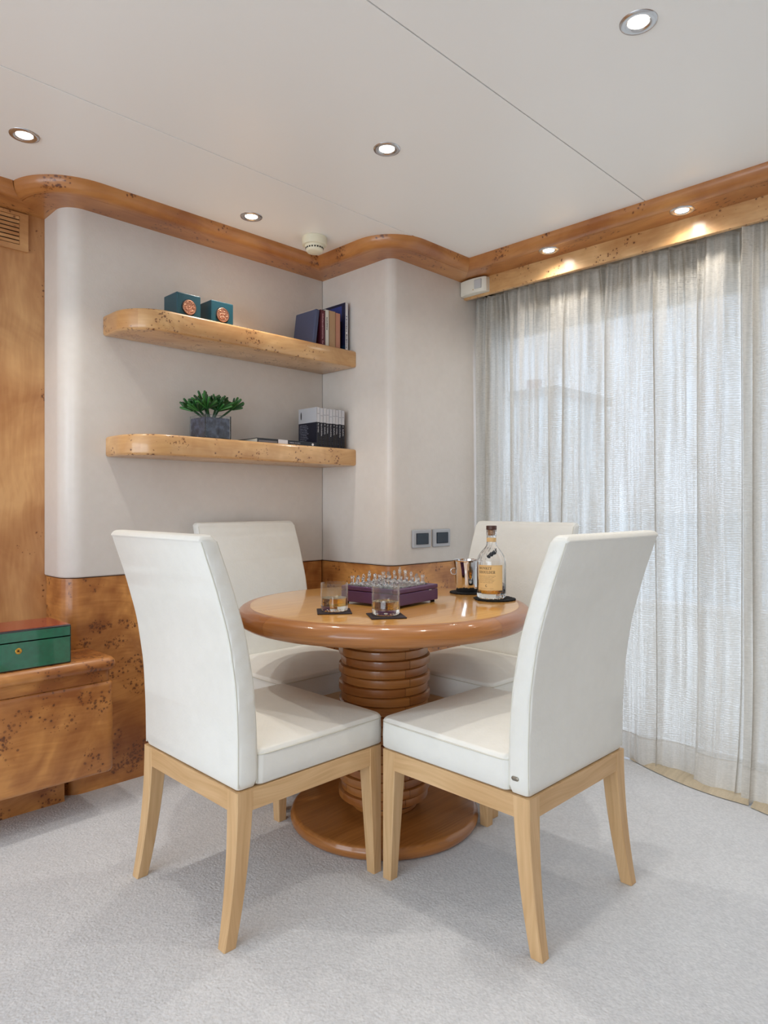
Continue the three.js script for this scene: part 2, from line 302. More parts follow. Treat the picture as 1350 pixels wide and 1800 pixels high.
// ------------------------------------------------------------------ what lies outside
{
  structure('side_deck', box(XR + 0.11, 4.3, -0.12, 0.0, -8, 8), std({ color: 0xe6e4de, roughness: 0.7 }), 'pale side deck outside the glass door');
  const b = base('bulwark', [4.3, 0, 0]); b.userData.kind = 'structure'; b.userData.label = 'low white bulwark along the side deck'; b.userData.category = 'bulwark';
  mesh('bulwark_panel', box(0, 0.08, -0.12, 0.42, -8, 8), std({ color: 0xf2f2f0, roughness: 0.4 }), b);
  mesh('cap_rail', rbox(-0.03, 0.11, 0.42, 0.46, -8, 8, 0.015), std({ color: 0xeeeeec, roughness: 0.4 }), b);
  structure('sea', new THREE.PlaneGeometry(600, 600).rotateX(-Math.PI / 2).translate(0, -2.2, 0), std({ color: 0xa8c0cc, roughness: 0.25 }), 'calm pale water outside');
  const h = base('quay_house', [34, -2.2, -22]); tag(h, 'white quay house with tan roof slab, faint through curtain', 'building', null, 'structure');
  mesh('wall', box(0, 6, 0, 9.5, -2.4, 1.6), std({ color: 0xf0eeea, roughness: 0.8 }), h);
  mesh('roof', box(-0.3, 6.3, 9.5, 10.0, -2.7, 1.9), std({ color: 0x8f7866, roughness: 0.9 }), h);
  mesh('chimney', box(1, 1.6, 10.0, 10.8, -0.9, -0.2), std({ color: 0xb0604a, roughness: 0.9 }), h);
}

// ------------------------------------------------------------------ downlights
const ringGeo = lathe([[0.024, 0.004], [0.026, 0.001], [0.026, -0.002], [0.034, -0.0045], [0.042, -0.003], [0.044, 0.001], [0.044, 0.004]], 48), lensGeo = lathe([[0.0001, -0.0005], [0.024, -0.0005], [0.025, 0.003]], 32);
ringGeo.computeVertexNormals();
function downlight(x, y, z, label, power = 1, cone = 0.85, tint = [1, 0.94, 0.85]) {
  const g = base('downlight', [x, y, z]); tag(g, label, 'downlight', 'recessed downlights');
  mesh('bezel', ringGeo, M.chrome, g); const l = mesh('lens', lensGeo, M.lamp, g); l.castShadow = false;
  const s = new THREE.SpotLight(new THREE.Color(...tint), power, 0, cone, 0.7, 2);
  s.name = 'downlight_beam'; s.position.set(0, -0.012, 0); s.target.position.set(0, -1, 0); s.castShadow = true; s.shadow.radius = 1.1; g.add(s); g.add(s.target); s.target.name = 'aim';
}
const P1 = 1.15, P2 = 0.32;
downlight(1.568, CEIL, -0.716, 'largest chrome ceiling downlight, beyond the seam toward the window', P1);
downlight(1.555, CEIL, -1.542, 'chrome ceiling downlight above the round table', P1);
downlight(1.539, CEIL, -2.282, 'chrome ceiling downlight above the shelves', P1);
downlight(0.705, CEIL, -2.277, 'chrome ceiling downlight near the burl wall grille', P1);
downlight(2.580, SOFFIT, -1.576, 'soffit downlight nearer the motion sensor above curtain', P2, 1.35);
downlight(2.582, SOFFIT, -1.012, 'soffit downlight farther from the motion sensor above curtain', P2, 1.35);
downlight(2.582, SOFFIT, -0.447, 'soffit downlight above the second curtain panel', P2, 1.35);
downlight(1.56, CEIL, 0.10, 'added unseen chrome ceiling downlight for fill, beyond the largest one', P1 * 0.5);  // added fill lamp out of view, warms the open carpet and near chair back
{ // smoke detector
  const g = base('smoke_detector', [1.85, CEIL, -2.27]); tag(g, 'ivory round smoke detector on ceiling near shelf corner', 'smoke detector');
  mesh('mount', lathe([[0.0001, 0.001], [0.050, 0.001], [0.053, -0.002], [0.053, -0.032], [0.050, -0.036], [0.042, -0.036]], 48), M.ivoryPlastic, g);
  mesh('sensor_head', lathe([[0.042, -0.034], [0.041, -0.044], [0.037, -0.045], [0.037, -0.056], [0.030, -0.064], [0.0001, -0.066]].reverse(), 48), M.ivoryPlastic, g);
  const slots = []; for (let i = 0; i < 20; i++) { const a = i / 20 * 6.2832; slots.push(box(-0.003, 0.003, -0.051, -0.045, 0.0365, 0.0385).rotateY(a)); }
  mesh('vent_slots', merge(slots), M.dark, g);
}
{ // motion sensor on the pelmet
  const g = base('motion_sensor', [PELMET_X, 2.094, -2.028]); tag(g, 'white plastic motion sensor on pelmet above curtain', 'sensor');
  const pts = [[0, -0.077], [-0.026, -0.077], ...Array.from({ length: 9 }, (_, i) => { const t = -1 + i / 4; return [-0.034 - 0.010 * (1 - t * t), t * 0.070]; }), [-0.026, 0.077], [0, 0.077]];
  mesh('housing', prism(pts, 0, 0.07, 0.004, 25), M.whitePlastic, g);
  mesh('lens_window', rbox(-0.0455, -0.034, 0.016, 0.060, 0.018, 0.058, 0.003, 2), std({ color: 0xc3c5c6, roughness: 0.35 }), g);
  mesh('indicator', lathe([[0.0001, 0.001], [0.0022, 0.0005], [0.0022, -0.003]], 12).rotateZ(Math.PI / 2).translate(-0.0445, 0.014, 0.012), M.brass, g);
}
// switch plates
for (const [x, label] of [[2.3465, 'brushed switch plate nearer the pillar corner'], [2.488, 'brushed switch plate nearer the curtain']]) {
  const g = base('switch_plate', [x, 0.918, THIRD_Z]); tag(g, label, 'switch', 'wall switches');
  mesh('plate', new RoundedBoxGeometry(0.124, 0.084, 0.012, 4, 0.0055).translate(0, 0, 0.006), M.greyPlastic, g);
  mesh('inset', box(-0.042, 0.042, -0.026, 0.026, 0.0115, 0.0126), M.dark, g);
  mesh('rocker', rbox(-0.040, 0.040, -0.0245, 0.0245, 0.011, 0.0165, 0.002, 2), std({ color: 0x27323f, roughness: 0.35 }), g);
}

// ------------------------------------------------------------------ curtains
function curtain(x0, z0, z1, seed, tucks, flare, label) {
  const g = base('sheer_curtain', [x0, 0, z0]); tag(g, label, 'curtain', 'sheer curtains at the glass door');
  const L = z1 - z0, top = 2.10, nz = Math.round(L * 330), ny = 40;
  const folds = (s, y) => {      // s along the rail in metres; tight gathers at the heading, wider folds below
    const h = y / top, gather = Math.pow(h, 8), low = 1 - gather;
    const a = pnoise(s * 7 + 3, 0.5 + h * 0.5, 512, 64, seed) - 0.5, b = pnoise(s * 22, 3.5 + h * 1.0, 512, 64, seed + 3) - 0.5, c = pnoise(s * 70, 6.5 + h * 3, 512, 64, seed + 5) - 0.5;
    let x = a * 0.060 * (0.3 + 0.7 * low) + b * 0.034 + c * (0.006 + 0.055 * gather), z = 0;
    for (const [sk, w, amp, slope] of tucks) {
      const q = (s - sk - slope * (1 - h)) / w; if (Math.abs(q) > 0.5) continue;
      const k = Math.pow(Math.cos(q * Math.PI), 2) * (0.35 + 0.65 * Math.min(1, low * 1.4)); z -= amp * w * Math.sin(q * 6.2832) * (0.35 + 0.65 * low); x -= 0.022 * k * Math.sin(q * 6.2832 + 1.2);
    }
    return [x, z];
  };
  const sheet = (yA, yB, rows, off) => {
    const pos = [], uv = [], idx = [];
    for (let j = 0; j <= rows; j++) for (let i = 0; i <= nz; i++) {
      const s = i / nz * L, y = yA + (yB - yA) * j / rows, low = Math.max(0, 1 - y / 0.5), kick = flare(s / L) * low * low, [x, z] = folds(s, y);
      pos.push(Math.max(-0.2, Math.min(x - kick + off, 2.835 - x0)), y, s + z); uv.push(s * 1.5, y);
    }
    for (let j = 0; j < rows; j++) for (let i = 0; i < nz; i++) { const a = j * (nz + 1) + i, b = a + 1, c = a + nz + 1, d = c + 1; idx.push(a, b, c, b, d, c); }
    const q = new THREE.BufferGeometry(); q.setAttribute('position', new THREE.Float32BufferAttribute(pos, 3)); q.setAttribute('uv', new THREE.Float32BufferAttribute(uv, 2)); q.setIndex(idx); q.computeVertexNormals(); return q;
  };
  mesh('drape', sheet(0.115, top, ny, 0), M.cloth, g);
  mesh('hem', sheet(0.006, 0.118, 6, -0.0015), M.clothDense, g);
  mesh('heading_tape', sheet(1.985, 2.112, 5, 0.004), M.clothDense, g);
  return { g, L };
}
const cA = curtain(2.762, -2.100, -0.800, 301, [[0.06, 0.07, 0.175, 0], [0.21, 0.10, 0.175, 0.01], [0.41, 0.11, 0.175, 0.03], [0.50, 0.08, 0.175, -0.02], [0.69, 0.14, 0.175, 0.0], [0.915, 0.09, 0.175, 0.012], [1.085, 0.11, 0.175, 0.0], [1.24, 0.10, 0.175, 0]], (t) => Math.max(0, t - 0.62) * 0.22, 'wide sheer linen curtain behind the dining chairs');
const cB = curtain(2.712, -0.835, 1.5, 355, [[0.035, 0.07, 0.175, 0.0], [0.2, 0.12, 0.175, 0], [0.45, 0.1, 0.175, 0], [0.8, 0.14, 0.175, 0], [1.2, 0.1, 0.175, 0], [1.7, 0.12, 0.175, 0]], (t) => 0.05, 'sheer linen curtain panel at the edge of the picture, past the wide one');
{ // the pooled ends of the curtains on the carpet
  function puddle(z0, z1, out, seed, parent, oz) {
    const rings = []; const n = 28, m = 9, pos = [], uv = [], idx = [];
    for (let i = 0; i <= n; i++) for (let j = 0; j <= m; j++) {
      const t = i / n, z = z0 + (z1 - z0) * t, w = out(t), f = j / m, x = -w * f, bump = (pnoise(t * 9, f * 2.2, 64, 64, seed) * 0.020 + 0.004) * Math.sin(Math.PI * Math.min(1, f * 0.92 + 0.08));
      pos.push(x + 0.012, 0.003 + bump + (1 - f) * 0.004, z - oz); uv.push(z * 1.7, x);
    }
    for (let i = 0; i < n; i++) for (let j = 0; j < m; j++) { const a = i * (m + 1) + j, b = a + 1, c = a + m + 1, d = c + 1; idx.push(a, c, b, b, c, d); }
    const q = new THREE.BufferGeometry(); q.setAttribute('position', new THREE.Float32BufferAttribute(pos, 3)); q.setAttribute('uv', new THREE.Float32BufferAttribute(uv, 2)); q.setIndex(idx); q.computeVertexNormals();
    mesh('pooled_hem', q, M.clothPuddle, parent);
  }
  puddle(-1.30, -0.80, (t) => 0.01 + 0.13 * Math.sin(Math.min(1, t * 1.15) * Math.PI / 2), 401, cA.g, -2.100);
  puddle(-0.79, -0.1, (t) => 0.10 + 0.05 * Math.sin(t * 5), 409, cB.g, -0.835);
}

// ------------------------------------------------------------------ shelves
function shelf(y0, y1, xl, label) {
  const zf = -2.338, r = 0.15, PI = Math.PI;
  const pts = [[xl, SHELF_Z + 0.001], [xl, zf - r], ...arc(xl + r, zf - r, r, PI, PI / 2, 14), [RET_X - 0.001, zf], [RET_X - 0.001, SHELF_Z + 0.001]];
  const g = mesh('floating_shelf', prism(pts, y0, y1, 0.010, 40), M.burlShelf); tag(g, label, 'shelf', 'burl shelves in the alcove'); return g;
}
shelf(1.712, 1.790, 1.075, 'upper floating burl shelf with teal cubes and books');
shelf(1.255, 1.333, 1.085, 'lower floating burl shelf with potted succulent and black books');
const SH1 = 1.790, SH2 = 1.333;
// teal cubes
function medal(seed) {
  const d = 0.028, parts = [lathe([[0.0001, 0.003], [d - 0.004, 0.003], [d - 0.002, 0.005], [d, 0.004], [d, 0]], 40)];
  seedState = seed; for (let i = 0; i < 46; i++) { const a = rnd() * 6.28, q = Math.sqrt(rnd()) * (d - 0.006); parts.push(new THREE.SphereGeometry(rr(0.0018, 0.0036), 7, 5).scale(1, 0.6, rr(0.6, 1.6)).rotateY(rnd() * 6).translate(Math.cos(a) * q, 0.0032, Math.sin(a) * q)); }
  return merge(parts).rotateX(Math.PI / 2);
}
const teal = phys({ color: 0x0d4654, roughness: 0.4, clearcoat: 0.3, clearcoatRoughness: 0.3 });
[[1.333, 'teal cube box with copper medallion, nearer the shelf end'], [1.481, 'teal cube box with copper medallion, nearer the books']].forEach(([x, label], i) => {
  const g = base('cube_box', [x, SH1, -2.452]); tag(g, label, 'box', 'teal cubes on the upper shelf');
  mesh('body', new RoundedBoxGeometry(0.102, 0.100, 0.104, 3, 0.004).translate(0, 0.050, 0), teal, g);
  mesh('recess', lathe([[0.0001, 0.0004], [0.032, 0.0004], [0.033, -0.001]], 40).rotateX(Math.PI / 2).translate(0, 0.047, 0.0521), std({ color: 0x06222b, roughness: 0.6 }), g);
  mesh('medallion', medal(31 + i).translate(0, 0.047, 0.0525), M.copper, g);
});
// books -----------------------------------------------------------
function canvasTex(w, h, draw) {
  const c = document.createElement('canvas'); c.width = w; c.height = h; const x = c.getContext('2d'); draw(x, w, h);
  const t = new THREE.CanvasTexture(c); t.colorSpace = THREE.SRGBColorSpace; t.magFilter = THREE.LinearFilter; return t;
}
function ticks(x, x0, y0, len, size, vertical, color, seed) {   // rows of fine print too small to read
  seedState = seed; x.fillStyle = color; let p = 0;
  while (p < len) { const w = rr(0.25, 0.9) * size; if (rnd() > 0.12) vertical ? x.fillRect(x0 + rr(-0.08, 0.08) * size, y0 + p, size * rr(0.6, 1), w) : x.fillRect(x0 + p, y0 + rr(-0.08, 0.08) * size, w, size * rr(0.6, 1)); p += w + size * 0.22; }
}
const printed = (t, r = 0.45) => std({ map: t, roughness: r });
function book(pos, w, h, d, cover, spine, label, group, lean = 0) {      // standing, spine towards +z
  const g = base('book', pos); g.rotation.z = lean; tag(g, label, 'book', group);
  const t = 0.0022;
  mesh('front_cover', new THREE.BoxGeometry(t, h, d).translate(-w / 2 + t / 2, h / 2, -d / 2), cover, g);
  mesh('back_cover', new THREE.BoxGeometry(t, h, d).translate(w / 2 - t / 2, h / 2, -d / 2), cover, g);
  mesh('spine', new RoundedBoxGeometry(w, h, t * 1.6, 2, t * 0.7).translate(0, h / 2, -t * 0.8), spine, g);
  mesh('pages', box(-w / 2 + t, w / 2 - t, 0.003, h - 0.003, -d + 0.003, -t * 1.7), M.paper, g);
  return g;
}
{
  const plain = (c, r = 0.55) => std({ color: c, roughness: r }), G = 'books on the upper shelf', z = -2.378;
  const bl = plain(0x47506f, 0.4);
  const b0 = base('book', [1.938, SH1, z], 0); b0.rotation.z = -0.13; tag(b0, 'slate blue book leaning against the maroon book', 'book', G);
  { const w = 0.022, h = 0.166, d = 0.15; mesh('cover', new RoundedBoxGeometry(w, h, d, 3, 0.006).translate(0, h / 2, -d / 2), bl, b0); mesh('pages', box(-w / 2 + 0.003, w / 2 - 0.003, 0.004, h + 0.0002, -d + 0.006, -0.012), M.paper, b0); }
  const vs = (bg, fg, s, a = 0.15, b = 0.75) => printed(canvasTex(48, 384, (x, w, h) => { x.fillStyle = bg; x.fillRect(0, 0, w, h); ticks(x, w * 0.32, h * a, h * (b - a), w * 0.34, true, fg, s); }));
  book([1.987, SH1, z], 0.026, 0.166, 0.14, plain(0x5a1f2c), vs('#5a1f2c', '#b98a90', 3, 0.1, 0.9), 'maroon book beside the leaning slate blue one', G);
  book([2.012, SH1, z], 0.020, 0.172, 0.14, plain(0xdcdad0), vs('#dcdad0', '#3c3c40', 5, 0.2, 0.5), 'thin white book between maroon and tan books', G);
  book([2.043, SH1, z], 0.036, 0.172, 0.14, plain(0xb99672), plain(0xb99672), 'thick tan book between white and salmon books', G);
  book([2.077, SH1, z], 0.027, 0.169, 0.14, plain(0xc48a72), plain(0xc48a72), 'salmon book between tan and tall navy books', G);
  const navyCover = printed(canvasTex(256, 384, (x, w, h) => { x.fillStyle = '#10163a'; x.fillRect(0, 0, w, h); x.fillStyle = '#2c3b86'; x.fillRect(20, 20, w * 0.78, h * 0.32); x.fillStyle = '#6a3a52'; x.beginPath(); x.ellipse(w * 0.72, h * 0.5, 22, 40, 0.3, 0, 7); x.fill(); x.fillStyle = '#7fa0c8'; x.fillRect(w * 0.72, h * 0.58, 14, h * 0.26); x.fillStyle = '#123252'; x.fillRect(0, h * 0.88, w, h * 0.12); }));
  book([2.126, SH1, z + 0.006], 0.020, 0.226, 0.165, navyCover, vs('#e3e3e6', '#4a4a58', 9, 0.2, 0.95), 'tallest book, navy cover with white spine', G);
}
{ // black and white series on the lower shelf
  const G = 'black and white series on the lower shelf';
  const board = printed(canvasTex(256, 360, (x, w, h) => {
    x.fillStyle = '#c9cad0'; x.fillRect(0, 0, w, h * 0.37); x.fillStyle = '#12152a'; x.fillRect(0, h * 0.37, w, h * 0.63);
    x.fillStyle = '#15151c'; x.beginPath(); x.ellipse(w * 0.14, h * 0.18, 8, 36, 0, 0, 7); x.fill();
    for (let i = 0; i < 12; i++) ticks(x, w * 0.06, h * (0.42 + i * 0.042), w * (0.38 + 0.1 * ((i * 7) % 3) / 2), 6, false, '#b9bccb', 20 + i);
  }));
  const spines = [0, 1, 2].map((k) => printed(canvasTex(48, 384, (x, w, h) => {
    x.fillStyle = '#d6d7dc'; x.fillRect(0, 0, w, h * 0.37); x.fillStyle = '#0b0d18'; x.fillRect(0, h * 0.37, w, h * 0.63);
    x.fillStyle = '#9a9ba6'; x.fillRect(w * 0.15, h * (0.15 + 0.02 * k), w * 0.7, 5); ticks(x, w * 0.36, h * 0.40, h * (0.20 + 0.05 * k), w * 0.32, true, '#c4c6d0', 60 + k);
  })));
  const place = ['first', 'second', 'third', 'fourth', 'fifth', 'sixth', 'seventh', 'eighth', 'ninth'];
  const dh = [0.002, 0, 0.001, -0.001, 0, 0.001, -0.001, 0.002, 0];
  for (let i = 0; i < 9; i++) book([1.966 + i * 0.0184, SH2, -2.385 + (i % 3) * 0.001], 0.0178, 0.180 + dh[i], 0.132, board, spines[(i * 2) % 3], place[i] + ' black and white paperback, counting from the lying book', G);
  const sp = printed(canvasTex(1024, 64, (x, w, h) => {
    x.fillStyle = '#17171a'; x.fillRect(0, 0, w, h); x.fillStyle = '#6f6a6c'; x.fillRect(w * 0.02, h * 0.45, w * 0.3, h * 0.4); x.fillStyle = '#d9d8dc'; x.fillRect(w * 0.335, 0, w * 0.16, h);
    x.fillStyle = '#0d0f18'; x.fillRect(w * 0.495, 0, w * 0.505, h); ticks(x, w * 0.52, h * 0.42, w * 0.18, 12, false, '#c8cad4', 91); x.fillStyle = '#e8e8ec'; x.beginPath(); x.arc(w * 0.93, h * 0.55, 20, 0, 7); x.fill();
  }), 0.3);
  const g = base('book', [1.783, SH2, -2.366]); tag(g, 'black book lying flat in front of the paperbacks, white band on spine', 'book');
  const L = 0.316, T = 0.019, D = 0.20, bk = std({ color: 0x14151c, roughness: 0.35 });
  mesh('back_cover', box(-L / 2, L / 2, 0, 0.0024, -D, -0.001), bk, g); mesh('front_cover', box(-L / 2, L / 2, T - 0.0024, T, -D, -0.001), bk, g);
  mesh('spine', new RoundedBoxGeometry(L, T, 0.004, 2, 0.0015).translate(0, T / 2, -0.002), sp, g); mesh('pages', box(-L / 2 + 0.003, L / 2 - 0.003, 0.0025, T - 0.0025, -D + 0.003, -0.0045), M.paper, g);
}
{ // succulent in a square glass vase
  const g = base('potted_succulent', [1.463, SH2, -2.462]); tag(g, 'green finger-leaved succulent in square grey glass vase', 'plant');
  const W = 0.060, H = 0.100, t = 0.004, vg = phys({ color: 0xeef2f6, transmission: 1, roughness: 0.02, thickness: 0.004, ior: 1.45 });
  mesh('vase', merge([rbox(-W, W, 0, 0.008, -W, W, 0.002, 1), rbox(-W, -W + t, 0.008, H, -W, W, 0.0015, 1), rbox(W - t, W, 0.008, H, -W, W, 0.0015, 1), rbox(-W + t, W - t, 0.008, H, -W, -W + t, 0.0015, 1), rbox(-W + t, W - t, 0.008, H, W - t, W, 0.0015, 1)]), vg, g);
  const fillTex = dataTex(256, 256, (u, v, c) => { const n = fbm(u, v, 7, 9, 4, 501), q = fbm(u, v, 40, 40, 2, 507), s = Math.max(0, Math.min(1, (n - 0.3) * 1.7 + (q - 0.5) * 0.5)); c[0] = mix(52, 136, s); c[1] = mix(58, 142, s); c[2] = mix(80, 168, s); }, true, 0.12);
  mesh('gravel_fill', boxUV(rbox(-W + t + 0.0006, W - t - 0.0006, 0.009, H - 0.010, -W + t + 0.0006, W - t - 0.0006, 0.003, 1)), std({ map: fillTex, roughness: 0.9 }), g);
  const greens = [0x1f5a26, 0x2b6d2e, 0x17491f, 0x3a7d38].map((c) => phys({ color: c, roughness: 0.42, clearcoat: 0.2, clearcoatRoughness: 0.4 }));
  const leaves = [0, 1, 2].map((k) => { const q = lathe([[0.0001, 0], [0.0032, 0.003], [0.0040, 0.014], [0.0052, 0.028], [0.0050, 0.034 + k * 0.003], [0.0034, 0.038 + k * 0.003], [0.0001, 0.037 + k * 0.003]], 8); return q; });
  seedState = 4242;
  const clumps = [[-0.055, 0.118, 0.010, -0.6, 0.2], [-0.022, 0.148, -0.012, -0.15, -0.1], [-0.034, 0.130, 0.034, -0.25, 0.5], [0.024, 0.146, 0.006, 0.15, 0.1], [0.050, 0.132, -0.022, 0.5, -0.2], [0.014, 0.126, 0.036, 0.1, 0.5], [0.092, 0.138, 0.014, 0.6, 0.1], [0.004, 0.140, -0.034, 0, -0.5], [-0.06, 0.122, -0.03, -0.7, -0.3]];
  for (const [cx, cy, cz, tx, tz] of clumps) {
    mesh('stem', tube([[cx * 0.3, H - 0.012, cz * 0.3], [cx * 0.7, (H + cy) / 2 - 0.004, cz * 0.7], [cx, cy, cz]], 0.0042, false, 8, 6), greens[2], g);
    for (let k = 0; k < 14; k++) {
      const a = k * 2.4 + rnd(), lean = 0.15 + 1.15 * Math.sqrt(k / 14), d = new THREE.Vector3(Math.sin(lean) * Math.cos(a) + tx * 0.6, Math.cos(lean) + 0.05, Math.sin(lean) * Math.sin(a) + tz * 0.6).normalize();
      const m = mesh('leaf', leaves[k % 3], greens[Math.floor(rnd() * 4)], g);
      m.quaternion.setFromUnitVectors(new THREE.Vector3(0, 1, 0), d); m.position.set(cx, cy - 0.004, cz); { const q = rr(0.95, 1.25); m.scale.set(q * 0.85, q * 1.3, q * 0.85); }
    }
  }
}

// ------------------------------------------------------------------ low cabinet and green box
{
  const g = base('low_cabinet', [0, 0, 0]); tag(g, 'low burl wood cabinet with bullnose top against burl wall', 'cabinet');
  const xr = 1.028, xl = -1.2, zf = -2.362;
  mesh('plinth', boxUV(box(xl, 0.905, 0, 0.16, ZB + 0.002, -2.562)), M.burlDense, g);
  mesh('plinth_end', boxUV(box(0.905, 0.928, 0, 0.14, -2.572, -2.564)), M.burlDense, g);
  const notch = (x, z, o) => [[xl, z], [x - 0.03, z], ...arc(x - 0.03, z - 0.03, 0.03, Math.PI / 2, 0, 6), [x, SHELF_Z + 0.002], [CORNER_X - 0.003, SHELF_Z + 0.002], [CORNER_X - 0.003, ZB + 0.002], [xl, ZB + 0.002]];
  mesh('body', prism(notch(xr, zf, 0), 0.140, 0.458, 0.014, 40), M.burlDense, g);
  mesh('reveal', prism(notch(xr - 0.008, zf - 0.008, 0), 0.459, 0.497, 0), M.burlDense, g);
  mesh('top', prism(notch(xr, zf + 0.022, 0), 0.497, 0.545, 0.0225, 40), M.burlDense, g);
}
{
  const g = base('lacquer_box', [0.712, 0.5455, -2.455]); tag(g, 'green lacquer box with red lid top and brass lock', 'box');
  const W = 0.163, D = 0.098, H = 0.128, lac = (c) => phys({ color: c, roughness: 0.25, clearcoat: 1, clearcoatRoughness: 0.05 });
  const grTex = dataTex(256, 256, (u, v, c) => { const n = fbm(u, v, 24, 24, 3, 601), q = fbm(u, v, 3, 3, 2, 605), s = n * 0.5 + q * 0.5; c[0] = mix(0, 8, s); c[1] = mix(76, 114, s); c[2] = mix(54, 82, s); }, true, 0.3);
  const green = phys({ map: grTex, roughness: 0.25, clearcoat: 1, clearcoatRoughness: 0.05 });
  const rdTex = dataTex(256, 256, (u, v, c) => { const s = fbm(u, v, 20, 20, 3, 611); c[0] = mix(134, 172, s); c[1] = mix(8, 20, s); c[2] = mix(34, 54, s); }, true, 0.3);
  mesh('body', new RoundedBoxGeometry(2 * W, H * 0.70 - 0.001, 2 * D, 3, 0.003).translate(0, H * 0.35, 0), lac(0x071014), g);
  mesh('lid', new RoundedBoxGeometry(2 * W, H * 0.29, 2 * D, 3, 0.004).translate(0, H * 0.855, 0), lac(0x071014), g);
  for (const s of [1, -1]) {
    mesh('body_panel', boxUV(box(-W + 0.004, W - 0.004, 0.004, H * 0.69, s > 0 ? D - 0.0005 : -D - 0.0008, s > 0 ? D + 0.0008 : -D + 0.0005)), green, g);
    mesh('lid_panel', boxUV(box(-W + 0.004, W - 0.004, H * 0.72, H - 0.006, s > 0 ? D - 0.0005 : -D - 0.0008, s > 0 ? D + 0.0008 : -D + 0.0005)), green, g);
    mesh('side_panel', boxUV(box(s > 0 ? W - 0.0005 : -W - 0.0008, s > 0 ? W + 0.0008 : -W + 0.0005, 0.004, H - 0.006, -D + 0.004, D - 0.004)), green, g);
  }
  mesh('lid_top', boxUV(box(-W + 0.005, W - 0.005, H - 0.001, H + 0.0009, -D + 0.005, D - 0.005)), phys({ map: rdTex, roughness: 0.25, clearcoat: 1, clearcoatRoughness: 0.05 }), g);
  const lock = mesh('lock', lathe([[0.0001, 0.001], [0.003, 0.001], [0.0042, 0.003], [0.009, 0.003], [0.010, 0.0015], [0.010, 0]], 32).rotateX(Math.PI / 2).translate(0, 0.062, D + 0.0008), M.brass, g);
  mesh('keyhole', lathe([[0.0001, 0.0014], [0.0028, 0.0012], [0.0028, 0]], 12).rotateX(Math.PI / 2).translate(0, 0.062, D + 0.0012), M.core, lock);
}

// ------------------------------------------------------------------ round table
const TX = 1.669, TZ = -1.667, TOP = 0.738;
{
  const g = base('round_table', [TX, 0, TZ]); tag(g, 'round varnished cherry table on a stacked-ring pedestal', 'table');
  mesh('tabletop', boxUV(lathe([[0.0001, TOP - 0.03], [0.456, TOP - 0.03], [0.456, TOP], [0.0001, TOP]], 96), false).rotateY(0), M.cherryTop, g);
  const prof = [[0.4565, TOP - 0.03], [0.4565, TOP - 0.0006]];
  for (let i = 0; i <= 14; i++) { const a = Math.PI / 2 - Math.PI * i / 14; prof.push([0.462 + 0.038 * Math.cos(a), TOP - 0.033 + 0.0326 * Math.sin(a)]); }
  prof.push([0.40, TOP - 0.0656], [0.40, TOP - 0.05]);
  const N = 4;
  for (let k = 0; k < N; k++) {
    const a0 = k / N * Math.PI * 2 - 0.02, seg = crease(lathe(prof, 30, a0 + 0.0006, Math.PI * 2 / N - 0.0012), 40), p = seg.attributes.position, uv = new Float32Array(p.count * 2);
    for (let i = 0; i < p.count; i++) { const a = Math.atan2(p.getX(i), p.getZ(i)); uv[2 * i] = ((a - a0 + 12.566) % 6.283) * 0.48 + k * 0.37; uv[2 * i + 1] = p.getY(i) * 1.4 + Math.hypot(p.getX(i), p.getZ(i)); }
    seg.setAttribute('uv', new THREE.BufferAttribute(uv, 2)); mesh('rim_segment', seg, k % 2 ? M.cherry : M.cherryB, g);
  }
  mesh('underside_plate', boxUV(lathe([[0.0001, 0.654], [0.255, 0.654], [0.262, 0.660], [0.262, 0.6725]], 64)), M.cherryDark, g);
  mesh('pedestal_core', lathe([[0.128, 0.07], [0.128, 0.655]], 48), M.core, g);
  // pedestal rings: each of two bent pieces, alternately shifted, so crescents show between them
  const bandH = 0.0302, rp = [[0.122, 0.0010], [0.1505, 0.0010], [0.1530, 0.0030], [0.1535, 0.0060], [0.1535, 0.0240], [0.1530, 0.0270], [0.1505, 0.0290], [0.122, 0.0290]];
  const arcs = [[-1.826, 1.556], [-0.262, 2.350], [2.096, 2.353]];
  const pieces = arcs.map(([a, l]) => { const q = crease(lathe(rp, Math.round(l * 13), a, l), 40), p = q.attributes.position, uv = new Float32Array(p.count * 2); for (let i = 0; i < p.count; i++) { uv[2 * i] = Math.atan2(p.getX(i), p.getZ(i)) * 0.152; uv[2 * i + 1] = p.getY(i) + Math.hypot(p.getX(i), p.getZ(i)); } q.setAttribute('uv', new THREE.BufferAttribute(uv, 2)); return q; });
  const nb = 19, yb = 0.082;
  for (let k = 0; k < nb; k++) for (let j = 0; j < 3; j++) {
    const m = mesh('pedestal_ring', pieces[j], (k + j) % 3 ? M.cherry : M.cherryB, g), s = k % 2 ? 1 : -1;
    m.position.set(0.0028 * s, yb + k * bandH, 0.0028 * s); m.rotation.y = s * 0.026; 
  }
  mesh('pedestal_neck', boxUV(lathe([[0.10, 0.044], [0.112, 0.046], [0.114, 0.052], [0.114, 0.074], [0.110, 0.080], [0.10, 0.0815]], 48)), M.cherry, g);
  mesh('base_disc', boxUV(crease(lathe([[0.0001, 0.001], [0.306, 0.001], ...Array.from({ length: 9 }, (_, i) => { const a = -Math.PI / 2 + Math.PI * i / 8; return [0.306 + 0.016 * Math.cos(a), 0.0235 + 0.0215 * Math.sin(a)]; }), [0.0001, 0.045]], 80), 40)), M.cherry, g);
}

